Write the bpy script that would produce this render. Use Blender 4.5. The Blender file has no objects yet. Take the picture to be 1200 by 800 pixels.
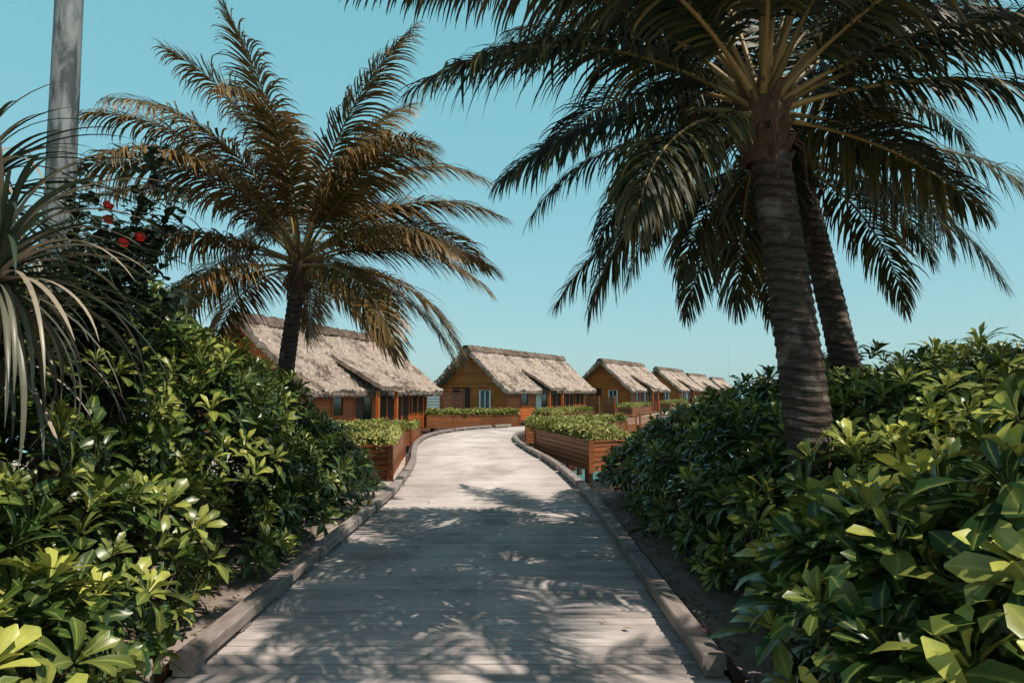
import bpy, math, random
import numpy as np
from mathutils import Vector, Matrix
R = np.random.default_rng(11)
rad = math.radians
scene = bpy.context.scene
scene.view_settings.view_transform = 'Standard'
try: scene.view_settings.look = 'None'
except Exception: pass
scene.view_settings.exposure = 0

# ------------------------------------------------------------ mesh builder
class MB:
    def __init__(s): s.V=[]; s.F=[]; s.C=[]; s.M=[]; s.n=0
    def add(s, V, F, C=(0.5,0,0), m=0):
        V=np.asarray(V,float).reshape(-1,3); F=np.asarray(F,int).reshape(-1,4)
        C=np.asarray(C,float)
        if C.ndim==1: C=np.tile(C[:3],(len(V),1))
        s.V.append(V); s.F.append(F+s.n); s.C.append(C[:,:3]); s.M.append(np.full(len(F),m,int)); s.n+=len(V)
    def hexa(s, P, C=(0.5,0,0), m=0):
        s.add(P,[[3,2,1,0],[4,5,6,7],[0,1,5,4],[1,2,6,5],[2,3,7,6],[3,0,4,7]],C,m)
    def box(s,x0,x1,y0,y1,z0,z1,C=(0.5,0,0),m=0):
        s.hexa([(x0,y0,z0),(x1,y0,z0),(x1,y1,z0),(x0,y1,z0),(x0,y0,z1),(x1,y0,z1),(x1,y1,z1),(x0,y1,z1)],C,m)
    def beam(s,a,b,w,z0,z1,C=(0.5,0,0),m=0,ext=0):
        a=np.array(a,float);b=np.array(b,float);d=(b-a)/np.linalg.norm(b-a);n=np.array([-d[1],d[0]])*w/2
        a=a-d*ext;b=b+d*ext
        q=[a-n,b-n,b+n,a+n]
        s.hexa([(p[0],p[1],z0) for p in q]+[(p[0],p[1],z1) for p in q],C,m)
    def tube(s,pts,radii,sides=8,C=(0.5,0,0),m=0,caps=False):
        pts=np.asarray(pts,float); n=len(pts); radii=np.broadcast_to(radii,(n,))
        T=np.gradient(pts,axis=0); T/=np.linalg.norm(T,axis=1)[:,None]+1e-9
        ref=np.array([0.31,0.95,0.05]) if abs(T[0][1])<0.8 else np.array([1,0,0.1])
        A=np.cross(T,ref); A/=np.linalg.norm(A,axis=1)[:,None]; B=np.cross(T,A)
        a=np.arange(sides)*2*math.pi/sides
        V=pts[:,None,:]+radii[:,None,None]*(np.cos(a)[None,:,None]*A[:,None,:]+np.sin(a)[None,:,None]*B[:,None,:])
        i=np.arange(n-1)[:,None]; j=np.arange(sides)[None,:]; k=(j+1)%sides
        F=np.stack([i*sides+j,i*sides+k,(i+1)*sides+k,(i+1)*sides+j],-1).reshape(-1,4)
        s.add(V.reshape(-1,3),F,C,m)
    def grid(s,P,C=(0.5,0,0),m=0):
        P=np.asarray(P,float); a,b=P.shape[:2]
        i=np.arange(a-1)[:,None]; j=np.arange(b-1)[None,:]
        F=np.stack([i*b+j,i*b+j+1,(i+1)*b+j+1,(i+1)*b+j],-1).reshape(-1,4)
        s.add(P.reshape(-1,3),F,C,m)
    def make(s,name,mats,smooth=False,parent=None):
        V=np.concatenate(s.V);F=np.concatenate(s.F);C=np.concatenate(s.C);M=np.concatenate(s.M)
        me=bpy.data.meshes.new(name)
        me.vertices.add(len(V)); me.vertices.foreach_set('co',V.astype(np.float32).ravel())
        me.loops.add(len(F)*4); me.loops.foreach_set('vertex_index',F.astype(np.int32).ravel())
        me.polygons.add(len(F)); me.polygons.foreach_set('loop_start',(np.arange(len(F))*4).astype(np.int32))
        for mt in mats: me.materials.append(mt)
        me.polygons.foreach_set('material_index',M.astype(np.int32))
        me.polygons.foreach_set('use_smooth',np.full(len(F),smooth))
        at=me.attributes.new('tint','FLOAT_COLOR','POINT')
        at.data.foreach_set('color',np.concatenate([C,np.ones((len(C),1))],1).astype(np.float32).ravel())
        me.update(calc_edges=True)
        ob=bpy.data.objects.new(name,me); scene.collection.objects.link(ob)
        if parent: ob.parent=parent
        return ob
def empty(name,loc=(0,0,0),rz=0):
    e=bpy.data.objects.new(name,None); e.location=loc; e.rotation_euler=(0,0,rz); e.empty_display_size=.3
    scene.collection.objects.link(e); return e

# ------------------------------------------------------------ materials
class NT:
    def __init__(s,name):
        s.mat=bpy.data.materials.new(name); s.mat.use_nodes=True; s.t=s.mat.node_tree; s.t.nodes.clear()
        s.out=s.n('ShaderNodeOutputMaterial')
    def n(s,ty,**k):
        x=s.t.nodes.new(ty)
        for a,b in k.items(): setattr(x,a,b)
        return x
    def l(s,a,b): s.t.links.new(a,b)
    def setin(s,node,key,v):
        if isinstance(v,bpy.types.NodeSocket): s.l(v,node.inputs[key])
        else: node.inputs[key].default_value=v
    def mix(s,f,a,b,mode='MIX'):
        m=s.n('ShaderNodeMix',data_type='RGBA',blend_type=mode)
        for k,v in ((0,f),(6,a),(7,b)):
            if isinstance(v,tuple) and len(v)==3: v=v+(1,)
            s.setin(m,k,v)
        return m.outputs[2]
    def math(s,op,a,b=0.0,clamp=False):
        m=s.n('ShaderNodeMath',operation=op,use_clamp=clamp); s.setin(m,0,a); s.setin(m,1,b); return m.outputs[0]
    def coord(s,scale=(1,1,1),kind='Object'):
        tc=s.n('ShaderNodeTexCoord'); mp=s.n('ShaderNodeMapping'); mp.inputs['Scale'].default_value=scale
        s.l(tc.outputs[kind],mp.inputs[0]); return mp.outputs[0]
    def noise(s,vec,scale,detail=4,rough=.55,dist=0):
        x=s.n('ShaderNodeTexNoise'); s.l(vec,x.inputs['Vector']); x.inputs['Scale'].default_value=scale
        x.inputs['Detail'].default_value=detail; x.inputs['Roughness'].default_value=rough; x.inputs['Distortion'].default_value=dist
        return x.outputs[0]
    def ramp(s,f,a,b):
        m=s.n('ShaderNodeMapRange'); s.setin(m,0,f); m.inputs[1].default_value=a; m.inputs[2].default_value=b; return m.outputs[0]
    def tint(s):
        a=s.n('ShaderNodeAttribute',attribute_name='tint'); p=s.n('ShaderNodeSeparateColor'); s.l(a.outputs['Color'],p.inputs[0]); return p.outputs
    def bsdf(s,col,rough=.6,bump=None,bs=.3,bd=.01,spec=.5,transl=0,tcol=None,metal=0):
        b=s.n('ShaderNodeBsdfPrincipled'); 
        if isinstance(col,tuple) and len(col)==3: col=col+(1,)
        s.setin(b,'Base Color',col); s.setin(b,'Roughness',rough); b.inputs['Specular IOR Level'].default_value=spec; b.inputs['Metallic'].default_value=metal
        if bump is not None:
            u=s.n('ShaderNodeBump'); u.inputs['Strength'].default_value=bs; u.inputs['Distance'].default_value=bd; s.l(bump,u.inputs['Height']); s.l(u.outputs[0],b.inputs['Normal'])
        res=b.outputs[0]
        if transl:
            t=s.n('ShaderNodeBsdfTranslucent'); s.setin(t,'Color',tcol if tcol is not None else col)
            m=s.n('ShaderNodeMixShader'); m.inputs[0].default_value=transl; s.l(res,m.inputs[1]); s.l(t.outputs[0],m.inputs[2]); res=m.outputs[0]
        s.l(res,s.out.inputs[0]); return s.mat

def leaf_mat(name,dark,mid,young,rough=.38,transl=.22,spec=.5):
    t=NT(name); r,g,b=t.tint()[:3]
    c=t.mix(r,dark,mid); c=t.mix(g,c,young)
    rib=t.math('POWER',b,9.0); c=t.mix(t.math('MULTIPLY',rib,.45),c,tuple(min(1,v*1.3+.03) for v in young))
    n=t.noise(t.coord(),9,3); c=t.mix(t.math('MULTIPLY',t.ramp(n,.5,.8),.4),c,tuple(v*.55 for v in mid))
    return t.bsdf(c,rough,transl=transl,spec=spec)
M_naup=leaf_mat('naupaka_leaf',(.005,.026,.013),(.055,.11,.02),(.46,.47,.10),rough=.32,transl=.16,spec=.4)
M_hedge=leaf_mat('planter_hedge_leaf',(.08,.11,.02),(.24,.27,.06),(.48,.46,.14),rough=.5,transl=.2)
M_palm=leaf_mat('palm_leaflet',(.010,.022,.012),(.055,.06,.02),(.42,.22,.07),rough=.4,transl=.18,spec=.35)
M_palmd=leaf_mat('palm_leaflet_dark',(.005,.015,.010),(.019,.034,.016),(.22,.16,.05),rough=.45,transl=.11,spec=.3)
M_pand=leaf_mat('pandanus_leaf',(.015,.036,.024),(.06,.085,.048),(.40,.33,.25),rough=.4,transl=.1)
M_hib=leaf_mat('hibiscus_leaf',(.005,.016,.013),(.013,.032,.02),(.05,.07,.03),rough=.35,transl=.08)
t=NT('red_petal'); M_red=t.bsdf((.5,.02,.02),.5,transl=.3,tcol=(.7,.03,.02,1))
t=NT('rachis'); r,g,b=t.tint()[:3]; M_rach=t.bsdf(t.mix(r,(.08,.07,.02),(.34,.21,.07)),.45)
t=NT('stem'); v=t.coord(); M_stem=t.bsdf(t.mix(t.noise(v,20),(.06,.04,.028),(.2,.15,.09)),.8)
t=NT('palm_bark'); r,g,b=t.tint()[:3]; v=t.coord((3,3,14)); n=t.noise(v,3,6,.65); n2=t.noise(t.coord(),3.5,5,.65)
c=t.mix(t.ramp(n,.3,.72),(.03,.021,.018),(.14,.10,.08)); c=t.mix(t.math('MULTIPLY',t.ramp(n2,.54,.66),.6),c,(.30,.24,.195)); c=t.mix(g,c,(.010,.007,.006))
M_bark=t.bsdf(c,.9,bump=n,bs=.9,bd=.03,spec=.2)
t=NT('palm_fibre'); n=t.noise(t.coord((8,8,2)),6,5,.7); M_fib=t.bsdf(t.mix(n,(.02,.012,.007),(.16,.08,.04)),.9,bump=n,bs=.8,bd=.02)
def wood_mat(name,a,b2,dirt,scale=(2,2,30),rough=.55,spec=.35):
    t=NT(name); r,g,b=t.tint()[:3]; v=t.coord(scale); n=t.noise(v,1.6,6,.65,.4); n2=t.noise(t.coord(),.9,4)
    c=t.mix(t.ramp(n,.25,.75),a,b2); c=t.mix(t.math('MULTIPLY',r,.75),c,t.mix(.5,c,dirt)); 
    c=t.mix(t.math('MULTIPLY',t.ramp(n2,.5,.75),.55),c,dirt)
    return t.bsdf(c,rough,bump=n,bs=.4,bd=.006,spec=spec)
M_wood=wood_mat('villa_timber',(.38,.075,.013),(.68,.18,.028),(.15,.033,.009),rough=.5,spec=.3)
M_wood2=wood_mat('planter_timber',(.19,.055,.018),(.40,.135,.042),(.075,.025,.012),rough=.5)
M_dwood=wood_mat('dark_timber',(.06,.022,.013),(.13,.05,.025),(.03,.012,.009))
M_grey=wood_mat('weathered_kerb_timber',(.17,.135,.12),(.48,.41,.375),(.09,.058,.046),scale=(9,2,9),rough=.8)
t=NT('dark_glass'); M_glass=t.bsdf((.02,.03,.035),.12,spec=.7)
t=NT('white_paint'); M_white=t.bsdf((.7,.7,.68),.5)
t=NT('dark_interior'); M_int=t.bsdf((.03,.018,.012),.8)
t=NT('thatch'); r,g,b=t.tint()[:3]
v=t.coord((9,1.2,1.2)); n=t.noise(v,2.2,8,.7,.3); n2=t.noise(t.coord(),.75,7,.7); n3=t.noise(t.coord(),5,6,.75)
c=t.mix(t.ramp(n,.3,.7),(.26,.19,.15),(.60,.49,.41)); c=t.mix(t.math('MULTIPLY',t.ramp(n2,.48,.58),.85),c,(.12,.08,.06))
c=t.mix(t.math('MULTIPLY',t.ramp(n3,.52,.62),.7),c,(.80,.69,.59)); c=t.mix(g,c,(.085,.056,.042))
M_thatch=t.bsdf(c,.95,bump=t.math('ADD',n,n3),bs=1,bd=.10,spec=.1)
t=NT('boardwalk_boards'); r,g,b=t.tint()[:3]
v=t.coord((1.3,22,8)); n=t.noise(v,2.2,6,.65); n2=t.noise(t.coord((1,.6,1)),.9,6,.62,.4); n3=t.noise(t.coord(),45,3,.7)
c=t.mix(t.ramp(n,.28,.72),(.30,.25,.23),(.66,.59,.555)); c=t.mix(t.math('MULTIPLY',r,.5),c,(.22,.18,.165))
dust=t.math('MULTIPLY',t.ramp(n2,.38,.60),g,True)
dust=t.math('MULTIPLY',dust,t.math('ADD',t.math('MULTIPLY',n3,.7),.5),True)
c=t.mix(t.math('MULTIPLY',dust,.7),c,(.80,.725,.69))
M_board=t.bsdf(c,.85,bump=t.math('ADD',n,n3),bs=.6,bd=.005,spec=.2)
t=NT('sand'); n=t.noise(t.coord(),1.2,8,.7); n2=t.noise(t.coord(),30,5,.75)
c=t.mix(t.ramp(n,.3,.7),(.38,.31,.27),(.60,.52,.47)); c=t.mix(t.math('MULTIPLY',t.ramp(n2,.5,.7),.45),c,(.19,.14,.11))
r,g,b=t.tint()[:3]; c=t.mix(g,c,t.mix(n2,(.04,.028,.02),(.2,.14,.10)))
M_sand=t.bsdf(c,.95,bump=t.math('ADD',n2,n),bs=.7,bd=.03,spec=.15)
t=NT('sea_water'); n=t.noise(t.coord((1,.5,1)),1.3,5,.6,.6); n2=t.noise(t.coord(),.02,3)
M_sea=t.bsdf(t.mix(n2,(.08,.27,.28),(.14,.36,.36)),.12,bump=n,bs=.35,bd=.12)
t=NT('soil'); M_soil=t.bsdf((.06,.04,.03),.95)
t=NT('pole_metal'); n=t.noise(t.coord((6,6,1.2)),1.5,6,.65,.5); M_pole=t.bsdf(t.mix(t.ramp(n,.42,.58),(.045,.06,.065),(.22,.24,.24)),.7,bump=n,bs=.3,bd=.01)
t=NT('dead_leaf'); r,g,b=t.tint()[:3]; M_dead=t.bsdf(t.mix(r,(.10,.055,.03),(.42,.3,.17)),.85)

# ------------------------------------------------------------ boardwalk path
cp=np.array([(-.40,4.35),(-.40,7),(-.38,10),(-.42,12.5),(-.70,16.5),(-1.15,20),(-1.5,23.5),(-1.45,27),(-.4,30.6),(2.2,33.6),(5.6,37.2),(9.2,43.5),(13,53),(19,67),(25,80),(34,100),(48,130),(66,165)],float)
def catmull(P,n=30):
    out=[]
    Q=np.vstack([2*P[0]-P[1],P,2*P[-1]-P[-2]])
    for i in range(1,len(Q)-2):
        for k in range(n):
            u=k/n; a,b,c,d=Q[i-1],Q[i],Q[i+1],Q[i+2]
            out.append(.5*((2*b)+(-a+c)*u+(2*a-5*b+4*c-d)*u*u+(-a+3*b-3*c+d)*u**3))
    out.append(P[-1]); return np.array(out)
PL=catmull(cp); seg=np.linalg.norm(np.diff(PL,axis=0),axis=1); S=np.concatenate([[0],np.cumsum(seg)])
def path_at(s):
    s=np.asarray(s,float); x=np.interp(s,S,PL[:,0]); y=np.interp(s,S,PL[:,1])
    x2=np.interp(s+.15,S,PL[:,0]); y2=np.interp(s+.15,S,PL[:,1]); x1=np.interp(s-.15,S,PL[:,0]); y1=np.interp(s-.15,S,PL[:,1])
    t=np.stack([x2-x1,y2-y1],-1); t/=np.linalg.norm(t,axis=-1)[...,None]
    return np.stack([x,y],-1),t,np.stack([t[...,1],-t[...,0]],-1)
HW=1.76
bw=empty('boardwalk_path')
mb=MB(); pitch=.155
nb=int(S[-1]/pitch)
for i in range(nb):
    s=(i+.5)*pitch
    c,t_,r_=path_at(s); hw=pitch/2-(.016 if s<30 else .006)
    zt=R.normal(0,.003); col=(R.random(),1.0,R.random())
    prof=[(-hw,-.035),(-hw,-.012),(-hw+.010,0),(hw-.010,0),(hw,-.012),(hw,-.035)]
    lw=HW+R.normal(0,.006); xs=[-lw,-lw*.5,0,lw*.5,lw]; gs=[.15,.8,1,.8,.15]
    V=[];C=[]
    for xx,gg in zip(xs,gs):
        for (a,z) in prof:
            p=c+t_*a+r_*xx; V.append((p[0],p[1],z+zt)); C.append((col[0],gg,col[2]))
    F=[]
    for k in range(4):
        for j in range(6): F.append((k*6+j,k*6+(j+1)%6,(k+1)*6+(j+1)%6,(k+1)*6+j))
    mb.add(V,F,C)
mb.make('deck_boards',[M_board],parent=bw)
def sweep(mb,off,prof,s0,s1,ds=.25,C=(.5,0,0),m=0,wob=0):
    ss=np.arange(s0,s1,ds); c,t_,r_=path_at(ss); n=len(prof)
    V=np.zeros((len(ss),n,3))
    for j,(a,z) in enumerate(prof):
        V[:,j,:2]=c+r_*(off+a); V[:,j,2]=z
    if wob: V[:,:,2]+=np.interp(ss,np.arange(s0,s1+2,.9),R.normal(0,wob,len(np.arange(s0,s1+2,.9))))[:,None]
    i=np.arange(len(ss)-1)[:,None]; j=np.arange(n)[None,:]; k=(j+1)%n
    F=np.stack([i*n+j,i*n+k,(i+1)*n+k,(i+1)*n+j],-1).reshape(-1,4)
    mb.add(V.reshape(-1,3),F,C,m)
    for e in (0,len(ss)-1):
        ring=V[e]
        if n==6: mb.add(ring,[[0,1,2,3],[3,4,5,0]],C,m)
        else: mb.add(ring,[[0,1,2,3]],C,m)
def kerb_prof(w,z0,z1,b=.012): return [(-w/2,z0),(-w/2,z1-b),(-w/2+b,z1),(w/2-b,z1),(w/2,z1-b),(w/2,z0)]
mk=MB()
for sd in (-1,1):
    s=0.06
    while s<29:
        L=min(2.4+R.random()*.5,29-s)
        sweep(mk,sd*(HW-.09),kerb_prof(.15,.055,.145),s,s+L-.012,C=(R.random(),0,0),wob=.001)
        for q in np.arange(s+.1,s+L,.8):
            c,t_,r_=path_at(q); a=c-t_*.09+r_*sd*(HW-.09); b=c+t_*.09+r_*sd*(HW-.09); mk.beam(a,b,.12,.008,.054,(R.random(),0,0))
        s+=L
mk.make('kerb_beams',[M_grey],parent=bw)
mf=MB()
for sd in (-1,1):
    sweep(mf,sd*(HW+.05),[(-.035,-.30),(-.035,.03),(.035,.03),(.035,-.30)],0.02,S[-1]-.5,ds=.5,C=(.6,0,0))
    sweep(mf,sd*1.0,[(-.05,-.25),(-.05,-.045),(.05,-.045),(.05,-.25)],.2,S[-1]-.5,ds=.5)
for q in np.arange(9.5,S[-1]-1,3.0):
    c,t_,r_=path_at(q)
    for sd in (-1,1):
        p=c+r_*sd*1.45; mf.tube([(p[0],p[1],-3.2),(p[0],p[1],-.26)],.11,10,C=(.3,0,0))
    a=c-r_*1.7;b=c+r_*1.7; mf.beam(a,b,.14,-.42,-.255,(.3,0,0))
mf.make('joists_and_piles',[M_dwood],parent=bw)

# ------------------------------------------------------------ ground / sea
def gz(x,y):
    sh=12.2+7.5*np.clip((-1.5-x)/1.5,0,1)
    s=np.clip((y-sh)/8,0,1); s=s*s*(3-2*s)
    return -.06-2.6*s+.02*np.sin(x*2.1+y*1.3)*np.sin(y*1.9-x)+.012*np.sin(x*6+1)*np.sin(y*5.3)
mb=MB()
xs=np.concatenate([np.linspace(-90,-9,22)[:-1],np.linspace(-9,9,91),np.linspace(9,90,22)[1:]]); ys=np.concatenate([np.linspace(-60,0,16)[:-1],np.linspace(0,24,121),np.linspace(24,90,15)[1:]])
X,Y=np.meshgrid(xs,ys); Z=gz(X,Y)
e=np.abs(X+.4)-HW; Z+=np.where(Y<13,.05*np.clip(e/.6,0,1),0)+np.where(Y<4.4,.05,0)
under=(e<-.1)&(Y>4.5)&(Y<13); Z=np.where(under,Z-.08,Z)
litter_gap_shade=np.clip((e-.05)/.5,0,1)*np.clip((14-Y)/3,0,1)*(Y>0)*.8
litter_gap_shade=np.where(under,1,litter_gap_shade)  # ground below the deck coloured dark, painting shade into the board gaps
C=np.stack([X*0+.5,litter_gap_shade,X*0],-1).reshape(-1,3)
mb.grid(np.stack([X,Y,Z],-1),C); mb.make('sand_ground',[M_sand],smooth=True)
mb=MB(); 
gx=np.array([-3000,-600,-120,0,120,600,3000.]); gy=np.array([-3000,-300,0,60,300,1200,4500.]); X,Y=np.meshgrid(gx,gy)
mb.grid(np.stack([X,Y,X*0-1.25],-1)); mb.make('sea_water',[M_sea])

# ------------------------------------------------------------ foliage helpers
def leaf(nseg,L,W,curv,fold,shape,e0=0):
    t=np.linspace(0,1,nseg+1); w=np.interp(t,shape[0],shape[1])*W
    ang=e0-curv*t; dx=np.cos(ang)*L/nseg; dz=np.sin(ang)*L/nseg
    x=np.concatenate([[0],np.cumsum(dx[:-1])]); z=np.concatenate([[0],np.cumsum(dz[:-1])])
    V=[];B=[];F=[]
    for i in range(nseg+1):
        nx,nz=-math.sin(ang[i]),math.cos(ang[i])
        V+= [(x[i]+nx*fold*w[i],-w[i],z[i]+nz*fold*w[i]),(x[i],0,z[i]),(x[i]+nx*fold*w[i],w[i],z[i]+nz*fold*w[i])]; B+=[0,1,0]
        if i: a=(i-1)*3;b=i*3; F+=[(a,a+1,b+1,b),(a+1,a+2,b+2,b+1)]
    return np.array(V),np.array(F),np.array(B,float)
def rotz(V,a): c,s=math.cos(a),math.sin(a); return V@np.array([[c,s,0],[-s,c,0],[0,0,1]])
SH_OB=([0,.2,.5,.78,.93,1],[.18,.26,.66,1.0,.74,.12])
def rosette(seed,nseg,nl=15):
    g=np.random.default_rng(seed); VV=[];FF=[];CC=[];n=0
    for k in range(nl):
        f=k/(nl-1)
        el=rad(78-68*f+g.normal(0,7)); L=(.09+.095*min(1,f*1.6))*(1+g.normal(0,.1)); W=L*.18*(1+g.normal(0,.08))
        V,F,B=leaf(nseg,L,W,.7+g.normal(0,.25)+f*.3,.25,SH_OB,el)
        V=V+np.array([.012,0,.05*(1-f)]); V=rotz(V,k*2.39996+g.normal(0,.15))
        C=np.stack([np.full(len(V),g.random()),np.full(len(V),max(0,.85-.9*f)+max(0,g.normal(0,.18))),B],-1)
        VV.append(V);FF.append(F+n);CC.append(C);n+=len(V)
    return np.concatenate(VV),np.concatenate(FF),np.concatenate(CC)
ROS_N=[rosette(i,5,14) for i in range(6)]; ROS_F=[rosette(20+i,3,12) for i in range(5)]
def basis(N,spin):
    N=N/np.linalg.norm(N,axis=1)[:,None]; ref=np.where(np.abs(N[:,2:3])>.9,np.array([[1.,0,0]]),np.array([[0,0,1.]]))
    A=np.cross(ref,N); A/=np.linalg.norm(A,axis=1)[:,None]; B=np.cross(N,A)
    c=np.cos(spin)[:,None]; s=np.sin(spin)[:,None]
    return np.stack([A*c+B*s,-A*s+B*c,N],1)
def scatter(mb,tpls,P,N,scale,bright,young,m=0):
    idx=R.integers(0,len(tpls),len(P)); Bm=basis(N,R.random(len(P))*6.283)
    for k,(V,F,C) in enumerate(tpls):
        q=np.where(idx==k)[0]
        if len(q)==0: continue
        W=np.einsum('vi,nij->nvj',V,Bm[q])*scale[q][:,None,None]+P[q][:,None,:]
        Cc=np.tile(C,(len(q),1,1)); Cc[:,:,0]=np.clip(Cc[:,:,0]*.5+bright[q][:,None]*.6-.05,0,1); Cc[:,:,1]=np.clip(Cc[:,:,1]*young[q][:,None],0,1)
        FF=F[None]+(np.arange(len(q))*len(V))[:,None,None]
        mb.add(W.reshape(-1,3),FF.reshape(-1,4),Cc.reshape(-1,3),m)

def shrub_mass(name,side,edge,hts,n,seed,nearscale,young_sun_mul):
    g=np.random.default_rng(seed); bl=[]
    for y in np.arange(2.2,12.9,.55):
        ex=np.interp(y,*edge)
        for row,(off,r) in enumerate(((.42,.46),(1.0,.58),(1.75,.72),(2.7,.85),(3.8,1.0))):
            h=np.interp(y,hts[0],hts[1][min(row,3)])*(1+g.normal(0,.08)); rr=r*min(1,.45+h*.4)*(1+g.normal(0,.12))
            z=h-rr; x=ex+side*(off+g.normal(0,.10)); yy=y+g.normal(0,.12)
            while True:
                bl.append((x,yy,max(z,.15),rr))
                if z<.45 or row>2: break
                z-=rr*1.05; x+=side*.05
    bl=np.array(bl)
    w=bl[:,3]**2; idx=g.choice(len(bl),n*6,p=w/w.sum()); d=g.normal(size=(n*6,3)); d/=np.linalg.norm(d,axis=1)[:,None]; d[:,2]=np.where(d[:,2]<-.5,-d[:,2],d[:,2])
    f=g.uniform(.72,1.16,n*6)**1; P=bl[idx,:3]+d*bl[idx,3:4]*f[:,None]
    ok=P[:,2]>.06
    for j,b in enumerate(bl):
        dd=np.linalg.norm(P-b[:3],axis=1)/b[3]; ok&=~((dd<.76)&(idx!=j))
    q=np.where(ok)[0][:n]; P=P[q]; d=d[q]; f=f[q]
    N=d+np.array([0,0,.75])+g.normal(0,.30,(len(q),3))
    dist=np.linalg.norm(P[:,:2],axis=1)
    mb=MB(); near=dist<6.5
    clump=.5+.5*np.sin(P[:,0]*2.3+1)*np.sin(P[:,1]*1.9)*np.cos(P[:,2]*2)
    br=np.clip(clump+g.normal(0,.25,len(q)),0,1); young_sun=np.clip(g.normal(.6,.5,len(q))*(f>.9)*(.35+.9*clump)*np.interp(dist,[4,8],[young_sun_mul,.75])+.03,0,1.9)  # new-growth tint, raised on outer near rosettes to paint in a sunlit look
    sc=g.uniform(.85,1.35,len(q))*np.interp(dist,[3,6],[nearscale,1.05])
    scatter(mb,ROS_N,P[near],N[near],sc[near],br[near],young_sun[near]); scatter(mb,ROS_F,P[~near],N[~near],sc[~near],br[~near],young_sun[~near])
    for i in np.where(near)[0][::2]:
        nn=N[i]/np.linalg.norm(N[i]); a=P[i]; b=a-nn*.16+g.normal(0,.02,3); c=b-nn*.15+np.array([0,0,-.1]); mb.tube([a,b,c],[.006,.008,.010],4,m=1)
    for i in g.choice(np.where(f>1.0)[0],110):
        for k in range(int(g.integers(1,4))):
            V,F,B=leaf(4,g.uniform(.09,.16),.022,g.uniform(.5,2),.6,SH_OB,g.uniform(-1,.5)); mb.add(rotz(V,g.uniform(0,6.28))+P[i]+g.normal(0,.02,3),F,(g.random(),0,0),2)
    for y in np.arange(2.5,12.5,.35):
        ex=np.interp(y,*edge)+side*(.6+g.random()*.9); h=.5+g.random()*.3
        p=np.array([ex,y,-.05]); pts=[p]
        for k in range(5): p=p+np.array([g.normal(0,.06),g.normal(0,.07),h/5]); pts.append(p)
        mb.tube(pts,np.linspace(.022,.009,6),6,m=1)
    mb.make(name,[M_naup,M_stem,M_dead],smooth=True)
eL=([2,3,3.6,4.5,7,11,13],[-1.75,-1.85,-2.0,-2.42,-2.45,-2.3,-2.55])
hL=([2,4,6,8,10,11.5,13],[[.75,.85,1.2,1.3,1.0,.6,.4],[1.1,1.45,2.0,2.1,1.7,1.05,.5],[1.8,2.15,2.5,2.55,2.2,1.25,.6],[2.2,2.6,2.75,2.85,2.55,1.5,.8]])
eR=([2,2.8,3.4,4.2,5,7,10,13],[1.2,1.25,1.42,1.75,1.78,1.62,1.55,1.7])
hR=([2,3.2,5,7,9,11,13],[[.9,1.15,.85,.9,1.0,.9,.5],[1.25,1.4,1.3,1.35,1.45,1.2,.6],[1.5,1.7,1.75,1.7,1.75,1.45,.8],[1.9,2.1,2.0,1.9,1.9,1.55,.9]])
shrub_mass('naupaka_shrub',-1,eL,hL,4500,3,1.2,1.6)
shrub_mass('naupaka_shrub',1,eR,hR,4000,4,1.35,2.2)

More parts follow.
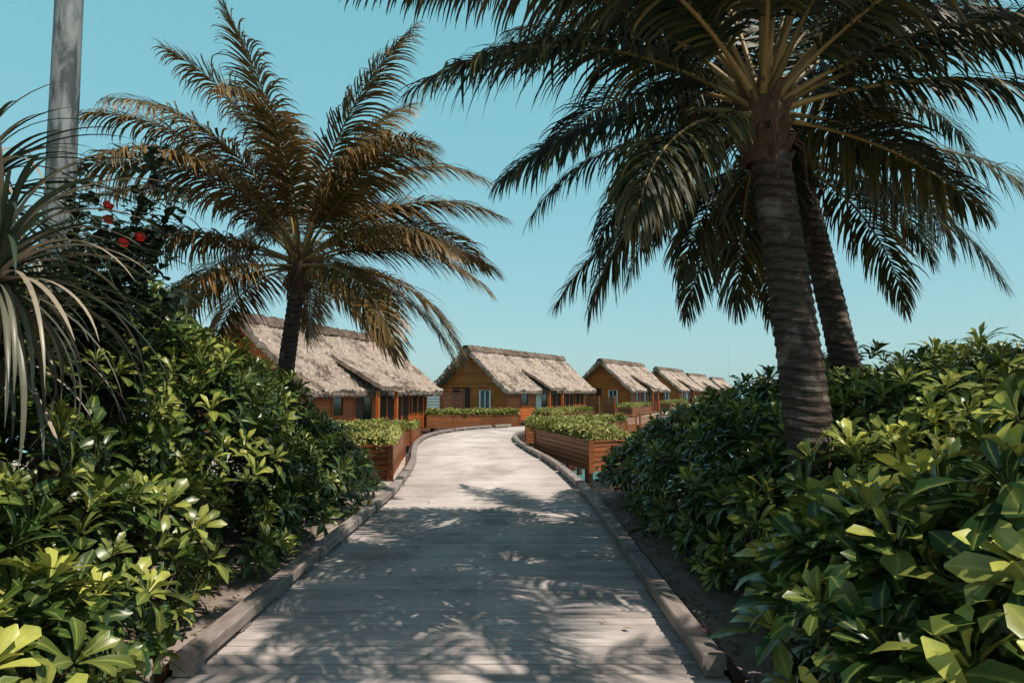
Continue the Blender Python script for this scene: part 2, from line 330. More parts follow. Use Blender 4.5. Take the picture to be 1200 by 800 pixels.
# ------------------------------------------------------------ coconut palms
def frond(mb,o,az,el,L,droop,g,wind=(.1,0,0),brown=.15,lm=.62,start=.16,nl=78,gdroop=.5,lw=.0175):
    n=36; s=np.linspace(0,1,n); e=el-droop*s**1.35; azs=az+g.normal(0,.12)*s
    T=np.stack([np.cos(e)*np.cos(azs),np.cos(e)*np.sin(azs),np.sin(e)],-1)
    P=o+np.concatenate([[[0,0,0]],np.cumsum(T[:-1],0)])*L/(n-1)
    Sd=np.stack([np.sin(azs),-np.cos(azs),azs*0],-1); tw=g.normal(0,.45)*s[:,None]+g.normal(0,.15)
    N=np.cross(Sd,T); Sd2=Sd*np.cos(tw)+N*np.sin(tw); N=np.cross(Sd2,T); Sd=Sd2
    mb.tube(P,np.interp(s,[0,.05,.15,1],[.05,.032,.02,.003]),6,(g.random()*.8+.1,0,0),1)
    for sd in (-1,1):
        u=np.linspace(start,.995,nl)+g.normal(0,.004,nl); u=np.clip(u,0,1)
        f=(u-start)/(1-start)
        ip=lambda A:np.stack([np.interp(u,s,A[:,k]) for k in range(3)],-1)
        p=ip(P);tt=ip(T);ss=ip(Sd);nn=ip(N)
        A=np.interp(f,[0,.3,.8,1],[1.15,.9,.6,.2])+g.normal(0,.10,nl)
        ln=lm*np.interp(f,[0,.12,.4,.75,1],[.5,.85,1,.78,.35])*(1+g.normal(0,.08,nl))
        d=tt*np.cos(A)[:,None]+sd*ss*np.sin(A)[:,None]+nn*(.05+g.normal(0,.16,nl))[:,None]
        wv=lw*np.interp(f,[0,.2,.8,1],[.8,1,.85,.5])
        K=5; pts=[p]; ds=[]
        grav=np.array([wind[0],wind[1],-1.])*gdroop
        for k in range(K):
            d=d/np.linalg.norm(d,axis=1)[:,None]; ds.append(d); pts.append(pts[-1]+d*(ln/K)[:,None]); d=d+grav*(.34+.16*k)+g.normal(0,.04,(nl,3))
        ds.append(d/np.linalg.norm(d,axis=1)[:,None])
        V=np.zeros((nl,K+1,2,3)); wd=[.5,1,1,.8,.5,.06]
        for k in range(K+1):
            w_=np.cross(ds[k],nn+.25*sd*ss); w_/=np.linalg.norm(w_,axis=1)[:,None]+1e-6
            V[:,k,0]=pts[k]-w_*(wv*wd[k])[:,None]; V[:,k,1]=pts[k]+w_*(wv*wd[k])[:,None]
        C=np.zeros((nl,K+1,2,3)); C[...,0]=np.clip(g.random(nl)[:,None,None]*.7+.15,0,1)
        br=np.clip(brown+g.normal(0,.12,nl)+(g.random(nl)<.06)*.5,0,1)
        C[...,1]=np.clip(br[:,None,None]*(np.linspace(.4,1.6,K+1)[None,:,None]),0,1)
        base=(np.arange(nl)*(K+1)*2)[:,None,None]; k=np.arange(K)[None,:,None]*2
        F=(base+k+np.array([0,1,3,2])[None,None,:]).reshape(-1,4)
        mb.add(V.reshape(-1,3),F,C.reshape(-1,3),0)
def palm(base,top,r0,r1,fr,seed,mleaf,bow=(0,0),**kw):
    g=np.random.default_rng(seed); root=empty('coconut_palm',base)
    base_=np.array(base,float); top=np.array(top,float)-base_
    n=int(top[2]/.02); u=np.linspace(0,1,n)
    pts=np.stack([top[0]*u+bow[0]*np.sin(u*math.pi),top[1]*u+bow[1]*np.sin(u*math.pi),top[2]*u],-1)
    zz=pts[:,2]; ph=(zz/.09+.25*np.sin(zz*3)+.2*np.sin(zz*7.1))%1.0
    r=(r1+(r0-r1)*(1-u)**1.5)+.35*r0*np.exp(-zz/.22)
    r=r*(1+.10*(1-ph)**1.2)
    a=np.arange(28)*2*math.pi/28
    V=pts[:,None,:]+ (r[:,None]*(1+.035*np.sin(3*a[None]+zz[:,None]*2)+g.normal(0,.01,(n,28))))[...,None]*np.stack([np.cos(a),np.sin(a),a*0],-1)[None]
    V[...,2]+=.02*np.sin(a*2+1)[None]
    mt=MB(); V2=np.concatenate([V,V[:,:1]],1); C=np.zeros(V2.shape); C[...,0]=.5; C[...,1]=(np.clip(1-ph*3.2,0,1)*.85)[:,None]
    mt.grid(V2,C.reshape(-1,3)); mt.make('trunk',[M_bark],smooth=True,parent=root)
    mc=MB(); o=top
    zf=np.linspace(-.35,.35,12); rf=r1*np.interp(zf,[-.35,-.1,.1,.35],[1.0,1.35,1.3,.35])
    mc.tube(np.stack([o[0]+zf*0,o[1]+zf*0,o[2]+zf],-1),rf,12)
    for k in range(30):
        az=k*2.4; z=-.34+.022*k; p=o+np.array([math.cos(az)*r1*.9,math.sin(az)*r1*.9,z]); d=np.array([math.cos(az),math.sin(az),.9])
        q=p+d*.11; mc.tube([p,(p+q)/2+np.array([0,0,-.02]),q],[.05,.038,.015],6)
    for k in range(14):
        az=k*2.1+.3; p=o+np.array([math.cos(az)*r1,math.sin(az)*r1,-.05]); l=g.uniform(.25,.6); q=p+np.array([math.cos(az)*.25,math.sin(az)*.25,-l*.3]); w=q+np.array([0.02,0,-l*.6]); mc.tube([p,q,w],[.014,.01,.004],5)
    mc.make('crown_fibre',[M_fib],smooth=True,parent=root)
    mfz=MB()
    for (az,el,L,dr) in fr:
        am=(az+90+180)%360-180
        if kw.get('skip',True) and abs(am)<42 and el<40: continue
        p=o+np.array([math.cos(rad(az))*r1*.5,math.sin(rad(az))*r1*.5,.05+.25*max(0,el)/90])
        br=kw.get('brown',.15)+(.12 if el<10 else 0)
        frond(mfz,p,rad(az)+g.normal(0,.05),rad(el)+g.normal(0,.04),L*(1+g.normal(0,.04)),dr+g.normal(0,.08),g,brown=br,wind=kw.get('wind',(.1,0)),lm=kw.get('lm',.62),nl=kw.get('nl',78),gdroop=kw.get('gd',.5),lw=kw.get('lw',.0175))
    mfz.make('fronds',[mleaf,M_rach],smooth=True,parent=root)
def ring(n,el,L,dr,a0,g):
    return [(a0+360*k/n+g.uniform(-9,9),el+g.uniform(-6,6),L*g.uniform(.93,1.07),dr+g.uniform(-.1,.15)) for k in range(n)]
g=np.random.default_rng(5)
frL=ring(6,76,3.7,.95,20,g)+ring(9,60,3.8,1.4,0,g)+ring(10,40,3.8,1.4,25,g)+ring(10,20,3.6,1.2,0,g)+ring(9,-2,3.0,1.0,30,g)
palm((-3.75,11,-.1),(-3.45,11,3.75),.16,.115,frL,1,M_palm,bow=(-.06,0),brown=.26,wind=(.5,0),lm=.80,nl=108,gd=.62,lw=.0165)
frR=ring(5,75,3.6,1.3,36,g)+ring(9,52,3.5,1.4,10,g)+ring(8,34,3.2,1.3,-5,g)+ring(8,14,2.8,1.1,20,g)+ring(5,-12,2.3,.9,5,g)+[(178,44,3.7,1.05),(-70,62,3.4,1.2),(-110,58,3.4,1.2),(-90,72,3.6,1.3),(12,42,3.9,1.0),(-15,50,3.8,1.1),(-5,25,3.6,1.0),(165,60,3.7,1.2),(200,52,3.6,1.2)]
palm((2.5,5.6,-.1),(2.08,5.5,4.0),.20,.15,frR,2,M_palmd,bow=(.06,0),brown=.1,wind=(.1,0),lm=.66,nl=100,gd=.65,lw=.0165)
frB=ring(4,70,3.5,1.2,0,g)+ring(7,45,3.5,1.4,20,g)+ring(8,15,3.4,1.3,0,g)+ring(8,-10,3.0,1.0,30,g)
palm((4.25,8.2,-.1),(3.35,7.9,4.4),.19,.14,frB,3,M_palmd,bow=(.12,0),brown=.12,wind=(.15,0),lm=.70,nl=92,gd=.7,lw=.0165)
frShade=ring(4,66,2.9,1.2,60,g)+ring(7,35,3.0,1.2,20,g)
palm((4.7,.9,-.1),(4.0,1.2,7.5),.19,.14,frShade,6,M_palmd,brown=.12,lm=.62,nl=70,gd=.6,lw=.018,skip=False)  # unseen palm added out of frame to throw frond shadows on the near boards

# ------------------------------------------------------------ pandanus, hibiscus, pole
SH_BL=([0,.1,.5,.85,1],[1,.95,.8,.45,.04])
def pandanus(o,nb_,L,seed,mainaz=None):
    g=np.random.default_rng(seed); root=empty('pandanus_plant',(o[0],o[1],0)); mb=MB()
    z0=o[2]
    mb.tube([(-.25,.1,-.05),(-.12,.03,z0*.5),(0,0,z0)],[.05,.045,.045],10,m=1)
    for k in range(nb_):
        f=k/nb_; el=rad(85-110*f+g.normal(0,8)); V,F,B=leaf(12,L*g.uniform(.7,1.1),.019*g.uniform(.8,1.2),.8+g.uniform(0,.9)+.4*(1-f),.45,SH_BL,el)
        V=rotz(V,k*2.4+g.normal(0,.2))+np.array([0,0,z0+.15*(1-f)])
        dead=(g.random()<.3)*.8+ (f>.75)*.25
        C=np.stack([np.full(len(V),g.random()),np.clip(np.full(len(V),dead),0,1),B*.8],-1); mb.add(V,F,C,0)
    mb.make('blades',[M_pand,M_stem],smooth=True,parent=root)
pandanus((-2.85,3.75,2.35),150,1.15,1)
pandanus((-3.75,4.7,3.0),120,1.2,2)
pandanus((-3.3,4.4,2.0),90,1.0,3)
def hibiscus():
    g=np.random.default_rng(9); root=empty('hibiscus_shrub',(-3.7,5.6,0)); mb=MB(); fl=MB()
    SHH=([0,.15,.45,.8,1],[.15,.75,1,.5,.05])
    tips=[(.65,-.5,3.05),(.95,-.4,2.75),(.8,-.1,3.75),(1.0,-.2,3.35),(.25,-.2,3.5),(.05,.1,3.25),(.5,-.6,2.6),(.9,0,2.5),(.4,.2,3.0),(-.3,-.3,2.9),(-.7,0,3.0),(.2,-.5,2.7),(.75,-.45,2.9),(.6,.1,3.45),(.45,-.3,2.85),(.8,-.1,3.05),(1.1,-.3,2.55),(.9,-.3,3.0)]
    LF=[leaf(3,.11,.042,.9,.15,SHH,rad(15)),leaf(3,.085,.034,.5,.1,SHH,rad(25))]
    for tp in tips:
        tp=np.array(tp); p0=np.array([g.normal(0,.1),g.normal(0,.1),.6]); mid=tp*.5+np.array([-.15,.1,.7])
        u=np.linspace(0,1,26)[:,None]; c=(1-u)**2*p0+2*u*(1-u)*mid+u*u*tp+g.normal(0,.008,(26,3))
        mb.tube(c,np.linspace(.016,.004,26),5,m=1)
        for k in range(9,26):
            for q in range(10):
                V,F,B=LF[g.integers(0,2)]; V=V*g.uniform(.7,1.25); a=g.uniform(0,6.28); b=g.uniform(-.7,.9)
                V=V@np.array([[math.cos(b),0,math.sin(b)],[0,1,0],[-math.sin(b),0,math.cos(b)]]); V=rotz(V,a)+c[k]+g.normal(0,.06,3)
                mb.add(V,F,np.stack([np.full(len(V),g.random()),np.full(len(V),g.random()*.4),B],-1),0)
    for tp in (tips[0],tips[12]):
        for j in range(2):
            o=np.array(tp)+g.normal(0,.05,3)+np.array([.03,-.08,0])
            for k in range(5):
                V,F,B=leaf(3,.045,.022,.6,.1,([0,.4,.8,1],[.3,.9,1,.4]),rad(35)); fl.add(rotz(V,k*1.2566)@np.array([[1,0,0],[0,.6,-.8],[0,.8,.6]])+o,F)
    mb.make('branches_and_leaves',[M_hib,M_stem],smooth=True,parent=root); fl.make('flowers',[M_red],smooth=True,parent=root)
hibiscus()
mb=MB(); z=np.linspace(-.1,9.5,30); mb.tube(np.stack([z*0-4.72,z*0+7,z],-1),np.interp(z,[0,9.5],[.16,.115]),24)
for zc in (.3,3.2,6.4): mb.tube([(-4.72,7,zc),(-4.72,7,zc+.05)],[.165,.165],24)
mb.make('utility_pole',[M_pole],smooth=True)

# ------------------------------------------------------------ leaf litter
mb=MB(); g=np.random.default_rng(21)
for k in range(1500):
    sd=g.choice([-1,1]); y=g.uniform(2.6,12); x=-.4+sd*(HW+.08+abs(g.normal(0,.4)))
    if k<50: x=g.uniform(-2,1.4); y=g.uniform(4.5,12)
    V,F,B=leaf(2,g.uniform(.04,.12),g.uniform(.008,.022),g.uniform(-.6,1),.2,SH_OB,g.uniform(-.1,.3)); V=rotz(V,g.uniform(0,6.28))
    on=abs(x+.4)<HW and y>4.35
    V=V+np.array([x,y,.012 if on else gz(x,y)+.05*min(1,max(0,(abs(x+.4)-HW)/.6))+.012]); mb.add(V,F,(g.random(),0,0))
mb.make('leaf_litter',[M_dead],smooth=True)

# ------------------------------------------------------------ planters / fences
def hedge_mesh(corners,z0,h,n,seed,parent,over=.12):
    g=np.random.default_rng(seed); c=np.array(corners,float); ctr=c.mean(0); c=ctr+(c-ctr)*1.0
    SHH=([0,.4,.8,1],[.3,1,.8,.1]); tp=[]
    for s in range(5):
        VV=[];FF=[];CC=[];m=0
        for k in range(7):
            V,F,B=leaf(2,.085,.024,.8,.15,SHH,rad(g.uniform(15,80))); V=rotz(V,k*2.4); VV.append(V);FF.append(F+m);m+=len(V); CC.append(np.stack([np.full(len(V),g.random()),np.full(len(V),g.random()*.9),B*.5],-1))
        tp.append((np.concatenate(VV),np.concatenate(FF),np.concatenate(CC)))
    u=g.random(n);v=g.random(n)
    edge=g.random(n)<.5; w=g.integers(0,4,n)
    u=np.where(edge&(w==0),-.01,u);u=np.where(edge&(w==1),1.01,u);v=np.where(edge&(w==2),-.02,v);v=np.where(edge&(w==3),1.02,v)
    xy=(c[0]*(1-u)[:,None]+c[1]*u[:,None])*(1-v)[:,None]+(c[3]*(1-u)[:,None]+c[2]*u[:,None])*v[:,None]
    top=h*(.82+.18*np.sin(xy[:,0]*4+seed)*np.sin(xy[:,1]*3.3)+g.normal(0,.07,n)); z=np.where(edge,.1+g.random(n)*(top-.1),top*g.uniform(.75,1.05,n))
    xy+=g.normal(0,.04,(n,2)); P=np.column_stack([xy,z0+z]); N=np.column_stack([(xy-ctr)*np.where(edge,.8,.1)[:,None],np.ones(n)])+g.normal(0,.3,(n,3))
    mb=MB(); scatter(mb,tp,P,N,g.uniform(.9,1.5,n),g.random(n),np.ones(n)); mb.make('hedge',[M_hedge],smooth=True,parent=parent)
def planter(corners,z0,z1,hh,seed,n=1500,stilts=True,mat=None):
    root=empty('planter_box'); c=np.array(corners,float); g=np.random.default_rng(seed); mb=MB()
    nbd=max(3,int((z1-z0)/.11)); bh=(z1-z0)/nbd
    for i in range(4):
        a=c[i];b=c[(i+1)%4]; 
        for k in range(nbd): mb.beam(a,b,.035,z0+k*bh+.008,z0+(k+1)*bh-.008,(g.random(),0,0),ext=-.05)
        mb.beam(a,b,.09,z1+.002,z1+.045,(g.random(),0,0),ext=.045 if i%2 else -.048)
        mb.box(a[0]-.055,a[0]+.055,a[1]-.055,a[1]+.055,z0-.03,z1,(g.random(),0,0))
    mb.make('timber_sides',[mat or M_wood2],parent=root)
    mi=MB(); ctr=c.mean(0); q=ctr+(c-ctr)*.93; mi.hexa([(p[0],p[1],z0) for p in q]+[(p[0],p[1],z1-.06) for p in q]); mi.make('soil_core',[M_soil],parent=root)
    if stilts:
        ms=MB()
        for p in ctr+(c-ctr)*.85: ms.tube([(p[0],p[1],-3.0),(p[0],p[1],z0+.01)],.10,10)
        ms.make('piles',[M_dwood],parent=root)
    hedge_mesh(ctr+(c-ctr)*.92,z1-.08,hh,n,seed,root)
planter([(-5.0,14.3),(-2.52,14.3),(-3.02,19.2),(-5.2,19.2)],-.12,.62,.40,1,3200)
planter([(-4.9,23.8),(-3.42,23.8),(-3.42,25.3),(-4.9,25.3)],-.12,.42,.34,2,700)
planter([(1.85,16.1),(2.75,16.6),(1.75,21.6),(.72,20.9)],-.10,.58,.40,3,3000)
planter([(2.95,19.6),(4.6,20.4),(4.0,23.2),(2.3,22.4)],-.35,.22,.15,7,1200)
planter([(.55,24.6),(2.6,24.9),(2.5,26.4),(.55,26.1)],-.1,.45,.42,4,1500)
planter([(-4.2,34.3),(.4,35.6),(.1,36.8),(-4.5,35.5)],-.1,.50,.38,5,2400)
planter([(2.1,37.6),(5.0,42.2),(4.0,42.8),(1.1,38.2)],-.1,.45,.4,6,1800)
planter([(3.0,27.6),(4.9,29.4),(4.2,30.2),(2.3,28.4)],-.1,.45,.35,8,1300)
planter([(8.5,48.5),(11,54),(10,54.5),(7.5,49)],-.1,.5,.4,9,900)
planter([(14.5,63),(17.5,70),(16.7,70.4),(13.7,63.4)],-.1,.5,.4,10,800)
planter([(9.5,39.5),(12.6,46),(13.5,45.6),(10.4,39.1)],-.1,.5,.5,11,1400)
def fence(a,b,z0,z1,mat,slat=.1,gap=.02,posts=1.6):
    root=empty('wooden_fence'); mb=MB(); a=np.array(a,float);b=np.array(b,float); g=np.random.default_rng(int(abs(a[0]*10+a[1])))
    z=z0
    while z+slat<=z1: mb.beam(a,b,.03,z,z+slat-gap,(g.random(),0,0)); z+=slat
    L=np.linalg.norm(b-a); d=(b-a)/L
    for s in np.arange(0,L+.01,L/max(1,round(L/posts))):
        p=a+d*s; mb.box(p[0]-.055,p[0]+.055,p[1]-.055,p[1]+.055,-3.0 if z0<0 else z0,z1+.06,(g.random(),0,0))
    mb.beam(a,b,.10,z1+.062,z1+.10,(g.random(),0,0),ext=.06)
    mb.make('slats_and_posts',[mat],parent=root)
fence((3.4,29.9),(5.9,32.6),-.25,.55,M_wood2); fence((6.1,32.8),(9.2,37.8),-.25,.6,M_wood2); fence((9.4,38.2),(12.0,43.2),-.25,.65,M_wood2)
fence((-5.6,41.5),(-3.0,42.6),-.4,1.75,M_dwood,slat=.09,gap=.03); fence((5.5,52),(7.6,50.6),-.4,1.3,M_wood2)
fence((15.6,57),(21,68),-.3,.6,M_wood2)

# ------------------------------------------------------------ thatched villas
EZ=1.85; FZ=-.35
def villa(o,d,L,seed,detail=2,W=3.3,rise=2.95,var=0):
    d=np.array(d,float); d/=np.linalg.norm(d); root=empty('thatched_villa',(o[0],o[1],0),math.atan2(d[1],d[0])); g=np.random.default_rng(seed)
    hw=W-.55; wallz=EZ+.25; x0=.55; x1=L-.5
    mp=MB(); mp.box(-.4,L+2.2,-W-1.3,W+.6,FZ-.22,FZ-.02,(.5,0,0))
    for k in range(28): yb=-W-1.3+k*((2*W+1.9)/28); mp.box(-.42,L+2.22,yb+.01,yb+(2*W+1.9)/28-.01,FZ-.018,FZ,(g.random(),0,0))
    for x in np.arange(0,L+2,2.6):
        for y in (-W-1,-W/2,W/2,W+.3): mp.tube([(x,y,-3.2),(x,y,FZ-.215)],.13,8)
    mp.make('platform',[M_dwood],parent=root)
    mi=MB(); mi.box(x0+.06,x1-.06,-hw+.06,hw-.06,FZ+.002,wallz-.05); mi.make('interior_core',[M_int],parent=root)
    mw=MB(); bh=.17
    def sid_long(ys,a,b,z0,z1):
        z=z0
        while z<z1-.02:
            zt=min(z+bh,z1); e=.022; s=np.sign(ys); y_in=ys-s*.05
            P=[(a,ys+s*e,z),(b,ys+s*e,z),(b,y_in,z),(a,y_in,z),(a,ys,zt-.006),(b,ys,zt-.006),(b,y_in,zt-.006),(a,y_in,zt-.006)]
            if s>0: P=[P[3],P[2],P[1],P[0],P[7],P[6],P[5],P[4]]
            mw.hexa(P,(g.random(),0,0)); z+=bh
    def sid_gab(xs,s,a,b,z0,z1,tri=False):
        z=z0
        while z<z1-.02:
            zt=min(z+bh,z1); aa,bb=a,b
            if tri: lim=(EZ+rise-.30-zt)/(rise)*W-.02; aa,bb=-max(lim,.02),max(lim,.02)
            mw.box(min(xs,xs+s*.05),max(xs,xs+s*.05),aa,bb,z,zt-.006,(g.random(),0,0)); z+=bh
    Lw=x1-x0; segs=[(x0,x0+Lw*.14,'s'),(x0+Lw*.14,x0+Lw*.22,'w'),(x0+Lw*.22,x0+Lw*.30,'s'),(x0+Lw*.30,x0+Lw*.45,'d'),(x0+Lw*.45,x0+Lw*.50,'s'),(x0+Lw*.50,x0+Lw*.80,'l'),(x0+Lw*.80,x1,'o')]
    md=MB()
    for a,b,k in segs:
        if k=='s': sid_long(-hw,a,b,FZ+.01,wallz)
        elif k=='w':
            sid_long(-hw,a,b,FZ+.01,FZ+1.0); sid_long(-hw,a,b,FZ+2.0,wallz)
            md.box(a+.06,b-.06,-hw-.0,-hw+.03,FZ+1.06,FZ+1.94,m=1)
            for (p,q,r_,s_) in ((a-.03,a+.06,1.0,2.0),(b-.06,b+.03,1.0,2.0)): md.box(p,q,-hw-.05,-hw+.02,FZ+r_,FZ+s_,m=0)
            md.box(a-.03,b+.03,-hw-.055,-hw+.02,FZ+.95,FZ+1.055,m=0); md.box(a-.03,b+.03,-hw-.055,-hw+.02,FZ+1.945,FZ+2.03,m=0)
        elif k=='d':
            md.box(a,a+.1,-hw-.04,-hw+.04,FZ+.01,wallz-.01,m=0); md.box(b-.1,b,-hw-.04,-hw+.04,FZ+.01,wallz-.01,m=0)
            md.box(a+.55*(b-a),b-.12,-hw+.0,-hw+.05,FZ+.05,FZ+2.0,m=1); md.box(a+.12,a+.5*(b-a),-hw-.01,-hw+.05,FZ+.05,FZ+2.0,m=2 if var==1 else 3)
            md.box(a+.1,b-.1,-hw-.03,-hw+.04,FZ+2.01,wallz-.02,m=0)
        elif k=='l':
            nv=int((b-a)/.9); 
            for q in range(nv+1): xx=a+(b-a)*q/nv; md.box(xx-.06,xx+.06,-hw-.06,-hw+.03,FZ+.01,wallz,m=0)
            z=FZ+.1
            while z<wallz-.1: md.box(a+.06,b-.06,-hw-.035,-hw-.012,z,z+.05,(g.random(),0,0),m=3); z+=.105
        else:
            for q in range(3): xx=a+(b-a)*(q+.5)/3; md.box(xx-.07,xx+.07,-hw-.05,-hw+.06,FZ+.01,wallz,m=0)
            z=FZ+.08
            while z<FZ+.95: md.box(a+.05,b-.05,-hw-.03,-hw+.0,z,z+.055,(g.random(),0,0),m=0); z+=.1
    sid_long(hw,x0,x1,FZ+.01,wallz)
    for xs,s in ((x0,-1),(x1,1)):
        sid_gab(xs,s,-hw,-hw*.52,FZ+.01,wallz); sid_gab(xs,s,-hw*.52,-hw*.22,FZ+.01,FZ+.9); sid_gab(xs,s,-hw*.52,-hw*.22,FZ+2.1,wallz)
        sid_gab(xs,s,-hw*.22,hw*.05,FZ+.01,wallz); sid_gab(xs,s,hw*.65,hw,FZ+.01,wallz)
        sid_gab(xs,s,0,0,wallz+.002,EZ+rise-.5,True)
        X=lambda a,b:(min(xs+s*a,xs+s*b),max(xs+s*a,xs+s*b))
        p,q=X(0,.03); md.box(p,q,-hw*.50,-hw*.24,FZ+.95,FZ+2.05,m=1)
        p,q=X(0,.07)
        for (a,b,c_,e_) in ((-hw*.54,-hw*.50,.9,2.1),(-hw*.24,-hw*.20,.9,2.1)): md.box(p,q,a,b,FZ+c_,FZ+e_,m=2)
        md.box(p,q,-hw*.54,-hw*.20,FZ+.86,FZ+.898,m=2); md.box(p,q,-hw*.54,-hw*.20,FZ+2.102,FZ+2.14,m=2); p2,q2=X(0,.05); md.box(p2,q2,-hw*.385,-hw*.355,FZ+.95,FZ+2.05,m=2)
        a,b=hw*.05,hw*.65
        for yy in (a,(a+b)/2,b): md.box(p,q,yy-.05,yy+.05,FZ+.01,wallz,m=0)
        z=FZ+.1
        p3,q3=X(.01,.045)
        while z<wallz-.1: md.box(p3,q3,a+.05,b-.05,z,z+.07,(g.random(),0,0),m=3); z+=.12
        for yy in (-hw,hw): md.box(xs+s*.0-.08,xs+s*.0+.08,yy-.08,yy+.08,FZ+.01,wallz+.02,m=0)
        p,q=X(.052,.13); md.box(p,q,-hw-.1,hw+.1,wallz-.09,wallz+.09,m=0)
    for s,xg in ((-1,-.32),(1,L+.22)):
        for sy in (-1,1):
            A=(xg,0,EZ+rise-.26); B=(xg,sy*(W+.05),EZ-.22)
            w=.06; md.hexa([(xg-w,0,A[2]-.24),(xg+w,0,A[2]-.24),(xg+w,B[1],B[2]-.16),(xg-w,B[1],B[2]-.16),(xg-w,0,A[2]),(xg+w,0,A[2]),(xg+w,B[1],B[2]+.05),(xg-w,B[1],B[2]+.05)],m=0)
    mw.make('timber_walls',[M_wood],parent=root); md.make('doors_windows_trim',[M_wood,M_glass,M_white,M_dwood],parent=root)
    mr=MB(); nx,ny=(110,34) if detail>1 else (44,16)
    sl=math.hypot(W,rise)
    xa,xb=-.5,L+.4
    for sy in (-1,1):
        u=np.linspace(xa,xb,nx)[:,None]*np.ones((1,ny)); v=np.ones((nx,1))*np.linspace(0,1,ny)[None]
        lay=(v*9+g.normal(0,.1,(nx,1)))%1.0
        bump=.05*lay+g.normal(0,.026,(nx,ny))+.05*np.sin(u*1.7+seed)*np.sin(v*5)
        y=v*(W+.15); z=EZ+rise+.02-v*(rise+.13)
        sag=.10*np.sin(v*math.pi)
        n_y,n_z=rise/sl,W/sl
        ex=g.normal(0,.04,(1,ny))
        u=u+ex*(np.abs(np.linspace(-1,1,nx))[:,None]**8)
        off=bump-sag*.6
        Y=(y+n_y*off); Zt=z+n_z*off
        Zt[:,-1]+=g.normal(0,.04,nx); 
        P=np.stack([u,sy*Y,Zt],-1); Cc=np.zeros((nx,ny,3)); Cc[...,0]=.5; Cc[...,1]=np.clip((lay>.93)*.35,0,1)
        if sy<0: P=P[::-1]; Cc=Cc[::-1]
        mr.grid(P,Cc.reshape(-1,3))
        th=.30; Q=P.copy(); Q[...,1]-=sy*n_y*th*.6; Q[...,2]-=n_z*th+.05
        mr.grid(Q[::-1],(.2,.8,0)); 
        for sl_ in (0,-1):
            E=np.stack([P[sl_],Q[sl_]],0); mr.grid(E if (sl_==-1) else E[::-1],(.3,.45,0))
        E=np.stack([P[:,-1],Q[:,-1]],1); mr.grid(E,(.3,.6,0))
    nst=1100 if detail>1 else 250
    for k in range(nst):
        sy=-1 if g.random()<.75 else 1; x=g.uniform(xa,xb); y=sy*(W+.12); z=EZ-.12
        l=g.uniform(.08,.22); w=.03; mr.add([(x-w,y,z),(x+w,y,z),(x+w*.3,y+sy*.05,z-l),(x-w*.3,y+sy*.05,z-l)],[[0,1,2,3]],(.4,g.random()*.7,0))
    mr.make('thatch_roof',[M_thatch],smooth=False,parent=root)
    mc=MB(); xs=np.linspace(xa-.12,xb+.05,60); prof=[(-.42,-.36),(-.30,-.13),(-.12,.06),(.12,.06),(.30,-.13),(.42,-.36)]
    P=np.array([[(x,py*(1+g.normal(0,.05)),EZ+rise+.08+pz+g.normal(0,.014)+.02*math.sin(x*3)) for (py,pz) in prof] for x in xs])
    mc.grid(P[::-1],(.4,.6,0)); 
    for k in range(int(L/.9)): x=.2+k*.9; mc.tube([(x,-.40,EZ+rise-.27),(x,-.12,EZ+rise+.16),(x,.12,EZ+rise+.16),(x,.40,EZ+rise-.27)],.03,5,(.4,1,0))
    mc.make('ridge_cap',[M_thatch],parent=root)
    mcn=MB(); ca,cb=L*.30,L*.47; n1,n2=22,14
    u=np.linspace(ca,cb,n1)[:,None]*np.ones((1,n2)); v=np.ones((n1,1))*np.linspace(0,1,n2)[None]
    yy=-(W*.52+v*(W*.48+.95)); zz=EZ+rise*.48+.16-v*(rise*.48+.02)+g.normal(0,.02,(n1,n2))
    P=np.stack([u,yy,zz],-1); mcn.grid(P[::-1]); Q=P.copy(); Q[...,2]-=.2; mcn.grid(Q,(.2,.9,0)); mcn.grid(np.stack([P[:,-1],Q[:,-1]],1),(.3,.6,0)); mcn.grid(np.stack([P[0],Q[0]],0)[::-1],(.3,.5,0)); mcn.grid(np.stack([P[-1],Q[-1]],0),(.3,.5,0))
    mcn.make('entrance_canopy',[M_thatch],parent=root)
    mpo=MB()
    for x in (ca+.15,cb-.15): mpo.box(x-.07,x+.07,-W-.75,-W-.61,FZ+.002,EZ-.1)
    mpo.make('canopy_posts',[M_wood],parent=root)
villa((-10.9,27.6),(3.4,13),13.4,1,2)
villa((-3.0,48),(.44,.9),17,2,2,W=3.2,var=1)
villa((8.9,68),(.45,.89),14,3,1)
villa((19.5,92),(.44,.9),15,4,1,var=1)
villa((32.3,126),(.46,.89),15,5,1)
villa((48,165),(.46,.89),15,6,1)
villa((72,200),(.75,.66),16,7,1)

mb=MB(); mb.tube([(35,110,-3),(35,110,3),(35,110,8.7)],[.10,.08,.04],8); mb.tube([(35,110,8.7),(35,110,8.8)],[.1,.1],8); mb.make('flagpole',[M_white],smooth=True)

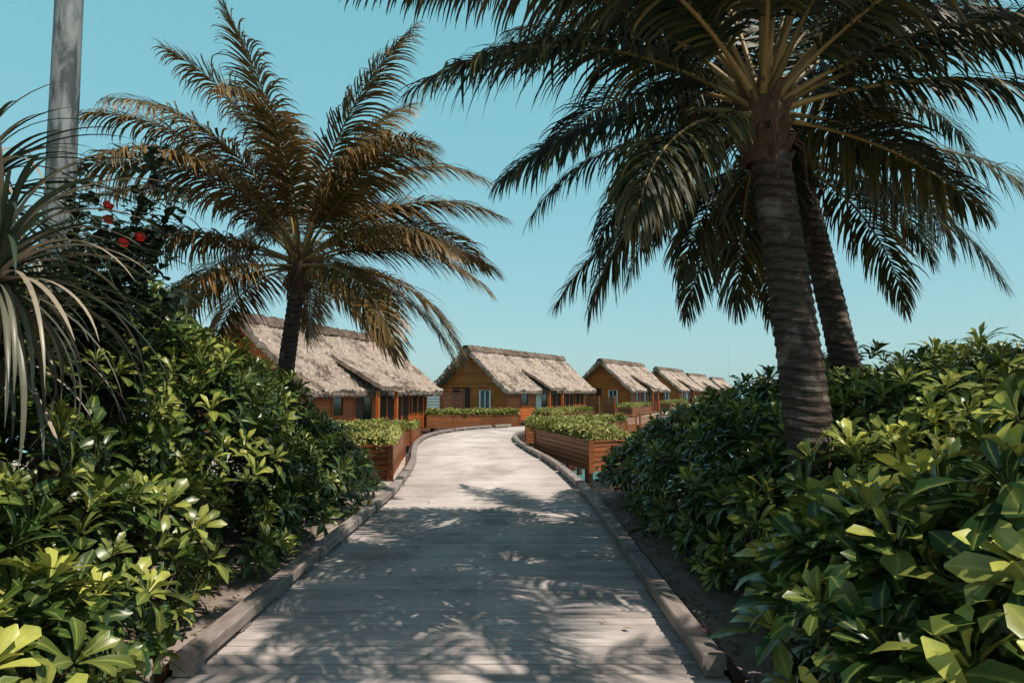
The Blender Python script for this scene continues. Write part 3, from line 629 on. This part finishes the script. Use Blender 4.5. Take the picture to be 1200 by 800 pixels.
# ------------------------------------------------------------ light
el=rad(57); sx,sy_=.79,-.613
sv=Vector((sx*math.cos(el),sy_*math.cos(el),math.sin(el)))
sun=bpy.data.lights.new('sun','SUN'); sun.energy=5.0; sun.angle=rad(.45); sun.color=(1,.91,.79)
so=bpy.data.objects.new('sun',sun); so.rotation_euler=sv.to_track_quat('Z','Y').to_euler(); so.location=(20,-15,30); scene.collection.objects.link(so)
w=bpy.data.worlds.new('World'); scene.world=w; w.use_nodes=True; nt=w.node_tree; nt.nodes.clear()
N_=nt.nodes.new
sky=N_('ShaderNodeTexSky'); sky.sky_type='NISHITA'; sky.sun_disc=False; sky.sun_elevation=el; sky.sun_rotation=math.atan2(sx,sy_); sky.air_density=1.0; sky.dust_density=1.0; sky.ozone_density=1.0
tc=N_('ShaderNodeTexCoord'); sp=N_('ShaderNodeSeparateXYZ'); cr=N_('ShaderNodeValToRGB')
nt.links.new(tc.outputs['Generated'],sp.inputs[0]); nt.links.new(sp.outputs[2],cr.inputs[0])
E=cr.color_ramp.elements; E[0].position=0; E[0].color=(.28,.48,.50,1); E[1].position=1; E[1].color=(.04,.04,.04,1)
for p_,c_ in ((.12,(.235,.475,.505,1)),(.3,(.195,.48,.525,1)),(.5,(.165,.46,.51,1)),(.65,(.07,.085,.085,1))): e_=E.new(p_); e_.color=c_
sc1=N_('ShaderNodeVectorMath'); sc1.operation='SCALE'; sc1.inputs['Scale'].default_value=1/.12; nt.links.new(cr.outputs[0],sc1.inputs[0])
sc2=N_('ShaderNodeVectorMath'); sc2.operation='SCALE'; sc2.inputs['Scale'].default_value=.3; nt.links.new(sky.outputs[0],sc2.inputs[0])
ad=N_('ShaderNodeVectorMath'); ad.operation='ADD'; nt.links.new(sc1.outputs[0],ad.inputs[0]); nt.links.new(sc2.outputs[0],ad.inputs[1])
bg=N_('ShaderNodeBackground'); bg.inputs[1].default_value=.12; ou=N_('ShaderNodeOutputWorld')
nt.links.new(ad.outputs[0],bg.inputs[0]); nt.links.new(bg.outputs[0],ou.inputs[0])

cam=bpy.data.cameras.new('camera'); cam.lens=24; cam.sensor_width=36; cam.clip_end=8000; cam.clip_start=.05
co=bpy.data.objects.new('camera',cam); co.location=(0,0,1.8); co.rotation_euler=(rad(90+4.07),0,0); scene.collection.objects.link(co); scene.camera=co
